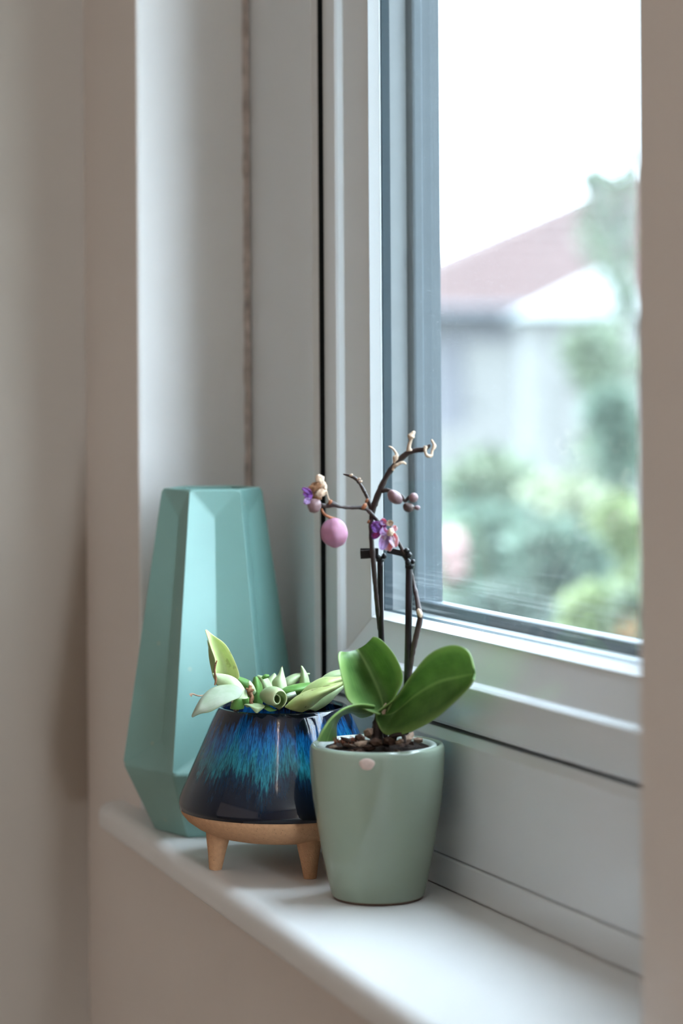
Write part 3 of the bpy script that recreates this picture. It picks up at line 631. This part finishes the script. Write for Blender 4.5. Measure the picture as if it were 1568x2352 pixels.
tubeP('clip_ring', [(940,1306,.004,10),(941,1298,.004,11),(943,1290,.004,9)], GD, m_clip, st2, sides=14)
# flower spikes
sp1 = tubeP('flower_spike', [(872,1690,.006,5),(886,1560,.040,5),(880,1500,.044,5.5),(869,1420,.024,5.2),(862,1350,.006,5.5),(857,1290,-.006,6),(853,1235,-.006,6.2),(853,1190,-.006,6.5),(861,1155,-.008,7.5),(877,1115,-.010,7),(893,1085,-.012,6.5),(914,1060,-.014,7.5),(936,1041,-.016,6.5),(958,1034,-.018,5.5),(974,1032,-.020,5.5),(988,1022,-.020,3.5)], GD, m_stem, orch, sides=12, wob=.25, n=110)
sp1['label'] = 'dark withered flower spike with side branches'
tubeP('side_branch', [(870,1200,-.006,4.2),(856,1184,-.010,4.8),(843,1171,-.012,4.6),(830,1166,-.014,5),(806,1166,-.016,4),(782,1164,-.018,4),(764,1158,-.019,6),(750,1162,-.019,5),(738,1160,-.020,4)], GD, m_stem, sp1, wob=.25, n=60)
tubeP('side_branch', [(853,1178,-.006,4),(846,1150,-.004,4.6),(838,1132,-.002,4),(828,1114,.0,4),(818,1101,.002,4),(806,1094,.004,3.5),(788,1089,.006,1)], GD, m_stem, sp1, wob=.35, n=50)
tubeP('side_branch', [(878,1128,-.010,5),(888,1126,-.013,5),(905,1130,-.014,3.4),(922,1138,-.014,3.2),(930,1150,-.014,4.5),(940,1140,-.014,3.2)], GD, m_stem, sp1, n=40)
for u, v, dd, r in ((836,1163,-.016,6.5),(842,1150,-.008,4.5),(758,1153,-.022,5),(846,1198,-.010,3.5)):
    blob('orange_node', P(u, v, GD+dd), axesP(r*1.3, r*.8, 55, GD), m_node, sp1, seg=8, rough=.3)
for u, v in ((806,1091),(824,1100),(828,1106)):
    blob('pale_scale', P(u, v, GD-.003), axesP(4.5, 3, 20, GD), m_tan, sp1, seg=8, rough=.4)
# papery bracts at the spike tip
for pts in ([(940,1036,-.018,7),(939,1026,-.018,6),(943,1012,-.018,4),(944,1003,-.018,6.5),(948,996,-.018,5),(952,990,-.018,2)],
            [(904,1064,-.016,3),(908,1052,-.016,6),(911,1046,-.016,4),(906,1036,-.014,2.5),(900,1029,-.014,2.2),(892,1025,-.014,1)],
            [(902,1080,-.020,3),(904,1072,-.021,3.4),(912,1067,-.022,4),(924,1062,-.022,3.5),(932,1066,-.021,2.5)],
            [(977,1026,-.022,5),(976,1036,-.024,4),(980,1046,-.024,4.5),(990,1047,-.023,3.5),(992,1036,-.022,3.5),(997,1024,-.021,4),(993,1015,-.021,3),(990,1009,-.021,1.5)]):
    tubeP('dry_bract', pts, GD, m_tan, sp1, sides=9, wob=.5, n=24)
m_pink = M('pink_bud', (158, 110, 132), .6, .3, .1, 300, .12, 120, sss=.2)
m_budb = M('mauve_bud', (124, 96, 98), .45, .4, .1, 300, .25, 90)
m_budd = M('dark_bud', (76, 56, 52), .5, .4, .1, 300, .35, 90)
tubeP('pedicel', [(738,1168,-.020,2.4),(744,1180,-.020,3),(756,1188,-.020,3.4),(768,1192,-.019,4)], GD, m_node, sp1)
o = blob('flower_bud', P(768, 1224, GD-.020), axesP(34, 33, -80, GD), m_pink, sp1, ridges=6, rough=.10, point=.10, seg=20); o['label'] = 'plump round pink bud hanging on a stalk'
tubeP('pedicel', [(757,1152,-.020,3),(753,1142,-.021,1.6),(750,1130,-.021,1.6),(744,1118,-.021,2)], GD, m_tan, sp1)
o = blob('flower_bud', P(722, 1162, GD-.022), axesP(17, 16, 240, GD), m_budb, sp1, rough=.15, point=.15)
blob('flower_bud', P(907, 1142, GD-.016), axesP(20, 14, -42, GD), m_budb, sp1, rough=.08, point=.12)
blob('flower_bud', P(949, 1143, GD-.016), axesP(11.5, 10.5, 60, GD), m_budb, sp1, rough=.1)
blob('flower_bud', P(938, 1165, GD-.018), axesP(13, 11, -20, GD), m_budd, sp1, rough=.15)
blob('flower_bud', P(958, 1166, GD-.017), axesP(7, 5.5, -10, GD), m_budb, sp1, rough=.2)
# withered flower on the left branch
m_purple = M('purple_petal', (104, 60, 130), .6, .3, .3, 300, .3, 200, sss=.1)
m_petal = M('faded_petal', (190, 164, 176), .6, .3, .3, 300, .15, 200, sss=.2)
m_lilac = M('lilac_petal', (158, 128, 172), .6, .3, .3, 300, .2, 200, sss=.2)
for u, v, a, l, w, mt, sd in ((735,1104,100,15,10,m_tan,1),(741,1120,70,14,8,m_tan,2),(722,1120,30,19,9,m_dry,3),(736,1132,20,14,10,m_tan,4),(724,1138,-30,16,9,m_dry,5)):
    blob('dry_sepal', P(u, v, GD-.020+.002*(sd % 3-1)), axesP(l, w, a, GD), mt, sp1, rough=.5, seed=sd, seg=12)
def petal(parent, mat, c, ang, L_, w, tilt, seed, name='petal'):
    d = GD; s = d/FPX; rs2 = random.Random(seed); a = math.radians(ang); ex = (RT0*math.cos(a)+ZUP*math.sin(a)+FWD*tilt).normalized(); ey = (-RT0*math.sin(a)+ZUP*math.cos(a)); ez = ex.cross(ey)
    bm = bmesh.new(); g = []; n, mm = 9, 6
    for i in range(n+1):
        t = i/n; row = []
        for j in range(mm+1):
            q = j/mm*2-1; ww = w*math.sin(math.pi*(.1+.82*t))**.7
            z = .35*w*q*q+.75*w*noise.noise(Vector((t*3+seed, q*1.8, seed*.7)))+.25*L_*t*t*rs2.uniform(.9, 1.1)
            row.append(bm.verts.new(c+(ex*(L_*t)+ey*(ww*q)+ez*z)*s))
        g.append(row)
    for i in range(n):
        for j in range(mm): bm.faces.new((g[i][j], g[i][j+1], g[i+1][j+1], g[i+1][j]))
    o = link(name, bm, mat, parent); so = o.modifiers.new('t', 'SOLIDIFY'); so.thickness = .0004; ss = o.modifiers.new('s', 'SUBSURF'); ss.levels = 1; ss.render_levels = 1
    return o
for u, v, a, l, w, mt, t, sd in ((718,1138,165,22,8,m_purple,.2,1),(715,1132,150,26,6,m_purple,-.2,2),(712,1144,225,18,8,m_lilac,.1,3),(716,1142,190,16,7,m_purple,.4,4),(708,1148,240,12,7,m_lilac,-.3,5)):
    petal(sp1, mt, P(u, v, GD-.024), a, l, w, t, sd)
# second spike with a withered purple flower
sp2 = tubeP('flower_spike', [(905,1700,.004,5),(932,1600,.004,5.5),(941,1540,.004,6.2),(951,1480,.002,6),(964,1424,.0,7),(962,1404,.0,6.5),(955,1365,.004,5.5),(948,1335,.008,5),(940,1305,.006,5),(928,1272,.0,5.5),(917,1250,-.004,4.5),(909,1232,-.008,3.5)], GD, m_stem, orch, sides=12, wob=.25, n=90); sp2['label'] = 'dark spike leaning over the right stake'
blob('pale_node', P(963, 1408, GD-.004), axesP(11, 6, 110, GD), m_tan, sp2, seg=10, rough=.2)
for u, v, a, l, w, mt, t, sd in ((876,1216,150,26,13,m_purple,.1,11),(870,1210,200,20,12,m_purple,-.3,12),(872,1218,225,24,10,m_purple,.3,13),(876,1210,60,14,9,m_purple,.5,22),(884,1206,120,16,9,m_lilac,.2,14),(890,1222,248,44,13,m_lilac,-.1,15),(894,1222,264,42,15,m_petal,.2,16),(899,1222,284,38,12,m_petal,-.2,17),(888,1216,215,22,10,m_lilac,-.4,18),(898,1216,20,14,8,m_petal,.2,19),(896,1208,100,14,9,m_tan,0,21)):
    petal(sp2, mt, P(u, v, GD-.012), a, l, w, t, sd)
blob('flower_centre', P(896, 1222, GD-.016), axesP(10, 8, 60, GD), m_tan, sp2, rough=.4, seg=10)

# ------------------------------------------------------------------ outdoors
GZ0 = -1.05
m_lawn = M('lawn', (44, 58, 38), .9, .2, .3, 4, .25, 1.2)
struct('ground', box_bm(-120, 20, YO, 90, GZ0-.2, GZ0), m_lawn)
def garden_frame(u, d):              # a spot on the ground outside, seen at column u, d metres away
    p = P(u, V0, d); return Vector((p.x, p.y, GZ0))
m_render = M('pale_render', (88, 87, 92), .85, .2, .1, 30, .05, 2)
m_rooft = M('red_brown_tiles', (68, 51, 49), .8, .25, .6, 12, .2, 4)
m_hglass = M('dark_house_glass', (70, 74, 84), .15, .5)
m_white = M('white_paint', (228, 230, 230), .5, .4)
m_wood = M('weathered_wood', (104, 102, 100), .8, .2, .3, 20, .15, 6)
def local(c, ex, ey, bm):
    for v in bm.verts: p = v.co.copy(); v.co = c+ex*p.x+ey*p.y+ZUP*p.z
    return bm
def hip_house():
    d = 40.0; c = garden_frame(806, d); a = math.radians(8)
    ex = (RT0*math.cos(a)+FWD*math.sin(a)); ey = (FWD*math.cos(a)-RT0*math.sin(a)); h = (V0-705)*d/FPX+CH-GZ0
    r = empty('neighbour_house', c, 'pale bungalow with a red-brown hipped roof beyond the garden', 'house')
    link('house_wall', local(c, ex, ey, box_bm(.35, 13, .35, 8.6, 0, h, .02)), m_render, r, False)
    bm = bmesh.new(); rise = 4.1*.42/1.0
    e_ = [(-.1, -.1, h), (13.4, -.1, h), (13.4, 9.0, h), (-.1, 9.0, h)]; rd = [(5.9, 4.45, h+2.62), (8.2, 4.45, h+2.62)]
    lo = [(x, y, h-.14) for x, y, z in e_]
    V = [bm.verts.new(p) for p in e_+rd+lo]
    for f in ((0,1,5,4),(1,2,5),(2,3,4,5),(3,0,4),(0,6,7,1),(1,7,8,2),(2,8,9,3),(3,9,6,0),(9,8,7,6)): bm.faces.new([V[i] for i in f])
    link('roof', local(c, ex, ey, bm), m_rooft, r, False)
    # raised tile courses on the two slopes in sight
    bm = bmesh.new()
    for k in range(11):
        t = k/11
        for side in (0, 1):
            if side == 0:
                x0, x1 = -.1+6.0*t, 13.4-5.2*t; y = -.1+4.55*t; z = h+2.62*t
                box_bm(x0+.1, x1-.1, y-.03, y+.06, z-.02, z+.035, bm=bm)
    link('tile_course', local(c, ex, ey, bm), m_rooft, r, False)['kind'] = 'stuff'
    link('gutter', local(c, ex, ey, box_bm(-.15, 13.4, -.22, -.1, h-.12, h, .01)), m_hglass, r, False)
    for x0, x1, z0, z1 in ((5.6, 7.0, .9, 2.1), (8.4, 9.8, .9, 2.1)):
        w = link('window', local(c, ex, ey, box_bm(x0, x1, .28, .40, z0, z1)), m_white, r, False)
        n = 2
        for q in range(n):
            a0 = x0+.06+(x1-x0-.06)*q/n; a1 = a0+(x1-x0-.06)/n-.06
            link('pane', local(c, ex, ey, box_bm(a0, a1, .25, .30, z0+.07, z1-.07)), m_hglass, w, False)
    dr = link('door', local(c, ex, ey, box_bm(2.0, 2.85, .28, .38, .1, 2.1)), m_wood, r, False)
    link('door_handle', local(c, ex, ey, box_bm(2.08, 2.2, .2, .28, 1.0, 1.05)), m_hglass, dr, False)
    ch = link('chimney', local(c, ex, ey, box_bm(7.2, 8.0, 4.1, 4.8, h+1.9, h+3.4, .02)), m_rooft, r, False)
hip_house()
def outbuilding():
    d = 21.0; c = garden_frame(1200, d); s = d/FPX; ex, ey = RT0, FWD
    h = (V0-728)*s+CH-GZ0
    r = empty('garden_outbuilding', c, 'low outbuilding with a bright white roof beside the tree', 'shed')
    w_ = 320*s
    link('shed_wall', local(c, ex, ey, box_bm(.08, w_-.08, .1, 1.7, 0, h, .01)), m_wood, r, False)
    bm = bmesh.new(); rise = 118*s
    V = [bm.verts.new(p) for p in ((-.06, -.05, h), (w_+.06, -.05, h), (w_+.06, 1.9, h), (-.06, 1.9, h), (w_*.70, -.0, h+rise), (w_*.70, 1.9, h+rise))]
    for f in ((0,1,4),(1,2,5,4),(2,3,5),(3,0,4,5),(3,2,1,0)): bm.faces.new([V[i] for i in f])
    link('shed_roof', local(c, ex, ey, bm), M('white_roof', (150, 154, 154), .5, .4), r, False)
    link('shed_door', local(c, ex, ey, box_bm(.35, .85, .06, .12, .05, 1.5)), m_wood, r, False)
outbuilding()
def fence():
    d = 26.0; c = garden_frame(960, d); s = d/FPX
    r = empty('garden_fence', c, 'grey weathered board fence across the far end of the garden', 'fence')
    bw = .145; n = 48; h = (V0-985)*s+CH-GZ0
    me = None
    for k in range(n):
        x = k*bw
        if me is None:
            o = link('fence_board', local(c, RT0, FWD, box_bm(x, x+bw-.012, 0, .02, .03, h, .004)), m_wood, r, False); me = o
        else:
            o = me.copy(); COL.objects.link(o); o.location = RT0*x
    for k in (0, 12, 24, 36, 48): link('fence_post', local(c, RT0, FWD, box_bm(k*bw-.05, k*bw+.05, .03, .13, 0, h+.06, .005)), m_wood, r, False)
fence()
def foliage_bm(clumps, n, size, seed):
    """many small separate leaves scattered through ellipsoidal clumps: (centre, rx, ry, rz)"""
    rr = random.Random(seed); vs = []; fs = []
    for c, rx, ry, rz in clumps:
        for k in range(n):
            while True:
                p = Vector((rr.uniform(-1, 1), rr.uniform(-1, 1), rr.uniform(-1, 1)))
                if .35 < p.length < 1: break
            q = c+Vector((p.x*rx, p.y*ry, p.z*rz)); a = Vector((rr.uniform(-1, 1), rr.uniform(-1, 1), rr.uniform(-.6, .9))).normalized(); b = a.orthogonal().normalized()
            b = (b*rr.uniform(-1, 1)+a.cross(b)*rr.uniform(-1, 1)).normalized(); L_ = size*rr.uniform(.6, 1.3); i = len(vs)
            vs += [q, q+a*L_*.5+b*L_*.26, q+a*L_, q+a*L_*.5-b*L_*.26]; fs.append((i, i+1, i+2, i+3))
    me = bpy.data.meshes.new('foliage'); me.from_pydata([tuple(v) for v in vs], [], fs); return me
def fol_mat(name, col, col2):
    m = M(name, col, .6, .3, 0, 1, 0); nt = m.node_tree; b = nt.nodes['Principled BSDF']; tc = nt.nodes.new('ShaderNodeTexCoord'); n = nt.nodes.new('ShaderNodeTexNoise'); n.inputs['Scale'].default_value = 6
    nt.links.new(tc.outputs['Object'], n.inputs['Vector']); r = ramp(nt, n.outputs['Fac'], [(.4, lin(col)), (.6, lin(col2))]); nt.links.new(r.outputs[0], b.inputs['Base Color']); return m
def plant(name, label, cat, u, v, d, wpx, hpx, mat, size, n=900, seed=1, group=None, bloom=None):
    """a shrub whose crown is centred at column u, row v, d metres away; it grows up from the ground"""
    c = P(u, v, d); s = d/FPX; base = Vector((c.x, c.y, GZ0)); rz = hpx*s/2; rx = wpx*s/2
    r = empty(name, base, label, cat, group); rr = random.Random(seed)
    cl = [(c, rx*.8, rx*.8, rz*.8)]+[(c+Vector((rr.uniform(-.6, .6)*rx, rr.uniform(-.6, .6)*rx, rr.uniform(-.7, .5)*rz)), rx*.45, rx*.45, rz*.42) for _ in range(5)]
    low = c.z-rz
    if low > GZ0+.05: cl.append((Vector((c.x, c.y, (low+GZ0)/2+.05)), rx*.75, rx*.75, (low-GZ0)/2+.05))
    me = foliage_bm(cl, n, size, seed); me.transform(Matrix.Translation(-base)); me.materials.append(mat)
    o = bpy.data.objects.new('foliage', me); COL.objects.link(o); o.parent = r; o['kind'] = 'stuff'
    for k in range(3):
        e_ = c+Vector((rr.uniform(-.4, .4)*rx, rr.uniform(-.4, .4)*rx, 0)); q = [(base.x+rr.uniform(-.03, .03), base.y+rr.uniform(-.03, .03), GZ0-.01, .016), ((base.x+e_.x)/2, (base.y+e_.y)/2, (GZ0+e_.z)/2, .012), (e_.x, e_.y, e_.z, .004)]
        link('stem', tube_bm(q, sides=6), m_dry, r)
    if bloom:
        for k in range(bloom[1]):
            p = c+Vector((rr.uniform(-.5, .5)*rx, rr.uniform(-.9, -.3)*rx*.8, rr.uniform(-.5, .6)*rz))-FWD*rx*.6
            blob('flower', p, (Vector((bloom[2], 0, 0)), Vector((0, bloom[2], 0)), Vector((0, 0, bloom[2]*.8))), bloom[0], r, rough=.3, seed=k, seg=6)
    return r
g_mid = fol_mat('mid_green', (81, 93, 75), (99, 110, 88)); g_dark = fol_mat('dark_green', (58, 69, 61), (75, 86, 75)); g_pale = fol_mat('pale_green', (124, 130, 107), (138, 143, 118))  # greens greyed and lightened, garden haze put into their colour
g_teal = fol_mat('blue_green', (70, 89, 76), (91, 108, 93)); g_yel = fol_mat('yellow_green', (106, 119, 80), (121, 132, 93))
m_pinkf = M('pink_bloom', (134, 104, 102), .6, .3); m_orf = M('orange_bloom', (140, 92, 58), .6, .3)
plant('garden_shrub', 'loose mid green shrub in front of the far fence', 'shrub', 1130, 1120, 14, 300, 210, g_mid, .10, 700, 2)
plant('garden_shrub', 'pale cream-green shrub in the middle of the garden', 'shrub', 1290, 1150, 11.5, 200, 110, g_pale, .08, 700, 3)
plant('garden_shrub', 'dark narrow evergreen between the pale shrubs', 'shrub', 1205, 1270, 9, 70, 250, g_dark, .06, 700, 4)
plant('garden_shrub', 'blue-green shrub at the left of the pane', 'shrub', 1110, 1260, 8.5, 170, 190, g_teal, .07, 700, 5)
plant('garden_shrub', 'blue-green rounded shrub beneath the pale one', 'shrub', 1285, 1290, 7.2, 170, 180, g_teal, .07, 800, 6)
plant('garden_shrub', 'bright yellow-green bush near the window wall at right', 'shrub', 1425, 1200, 9.6, 90, 120, g_yel, .07, 600, 7)
plant('flowering_shrub', 'low shrub with pale pink blossoms by the left window bar', 'shrub', 1060, 1280, 7, 90, 180, g_mid, .05, 600, 8, bloom=(m_pinkf, 12, .032))
plant('garden_shrub', 'low lime bush at the lower right of the pane', 'shrub', 1360, 1410, 6.5, 130, 130, g_yel, .05, 600, 9)
plant('flowering_shrub', 'low plant with orange blooms beside the lime bush', 'shrub', 1455, 1430, 6, 70, 120, g_mid, .05, 400, 10, bloom=(m_orf, 10, .028))
plant('garden_shrub', 'low dark shrub along the foot of the pane', 'shrub', 1150, 1420, 5.8, 240, 110, g_dark, .06, 700, 12)
plant('garden_shrub', 'mid green shrub under the white-roofed outbuilding', 'shrub', 1390, 830, 17, 190, 190, g_mid, .12, 500, 13)
plant('garden_shrub', 'narrow grey-green shrub in front of the pale house wall', 'shrub', 1420, 1000, 12, 110, 260, g_teal, .09, 500, 14)
# slender tree at the right of the pane
def tree():
    d = 13.0; base = garden_frame(1452, d); r = empty('garden_tree', base, 'slender grey-green tree with thin branches at the right of the pane', 'tree')
    def T(u, v, dd, w): p = P(u, v, d+dd); return (p.x, p.y, p.z, w)
    link('trunk', tube_bm([(base.x, base.y, GZ0-.02, .05), T(1452, 1000, 0, .045), T(1448, 700, 0, .035), T(1440, 480, 0, .025), T(1446, 250, 0, .012), T(1450, 60, .1, .005)], sides=8), m_wood, r)
    for pts in ([T(1446,640,0,.018),T(1400,520,-.2,.013),T(1340,390,-.3,.008),T(1268,335,-.3,.004)], [T(1444,560,0,.018),T(1400,470,.2,.012),T(1372,400,.3,.006)], [T(1446,760,0,.016),T(1400,640,.2,.010),T(1370,560,.3,.005)]):
        link('branch', tube_bm(pts, sides=6), m_wood, r)
    cl = []
    for u, v, rx, rz in ((1385,440,.09,.11),(1375,520,.09,.12),(1400,600,.10,.12),(1440,520,.12,.2),(1430,700,.10,.12),(1455,380,.08,.12),(1450,850,.08,.12),(1360,410,.06,.05),(1440,1000,.06,.16)):
        cl.append((P(u, v, d), rx*1.3, rx*1.3, rz*1.3))
    me = foliage_bm(cl, 110, .07, 5); me.transform(Matrix.Translation(-base)); me.materials.append(fol_mat('grey_green', (80, 94, 76), (98, 108, 88)))  # tree green greyed as well, haze put into its colour
    o = bpy.data.objects.new('foliage', me); COL.objects.link(o); o.parent = r; o['kind'] = 'stuff'
tree()
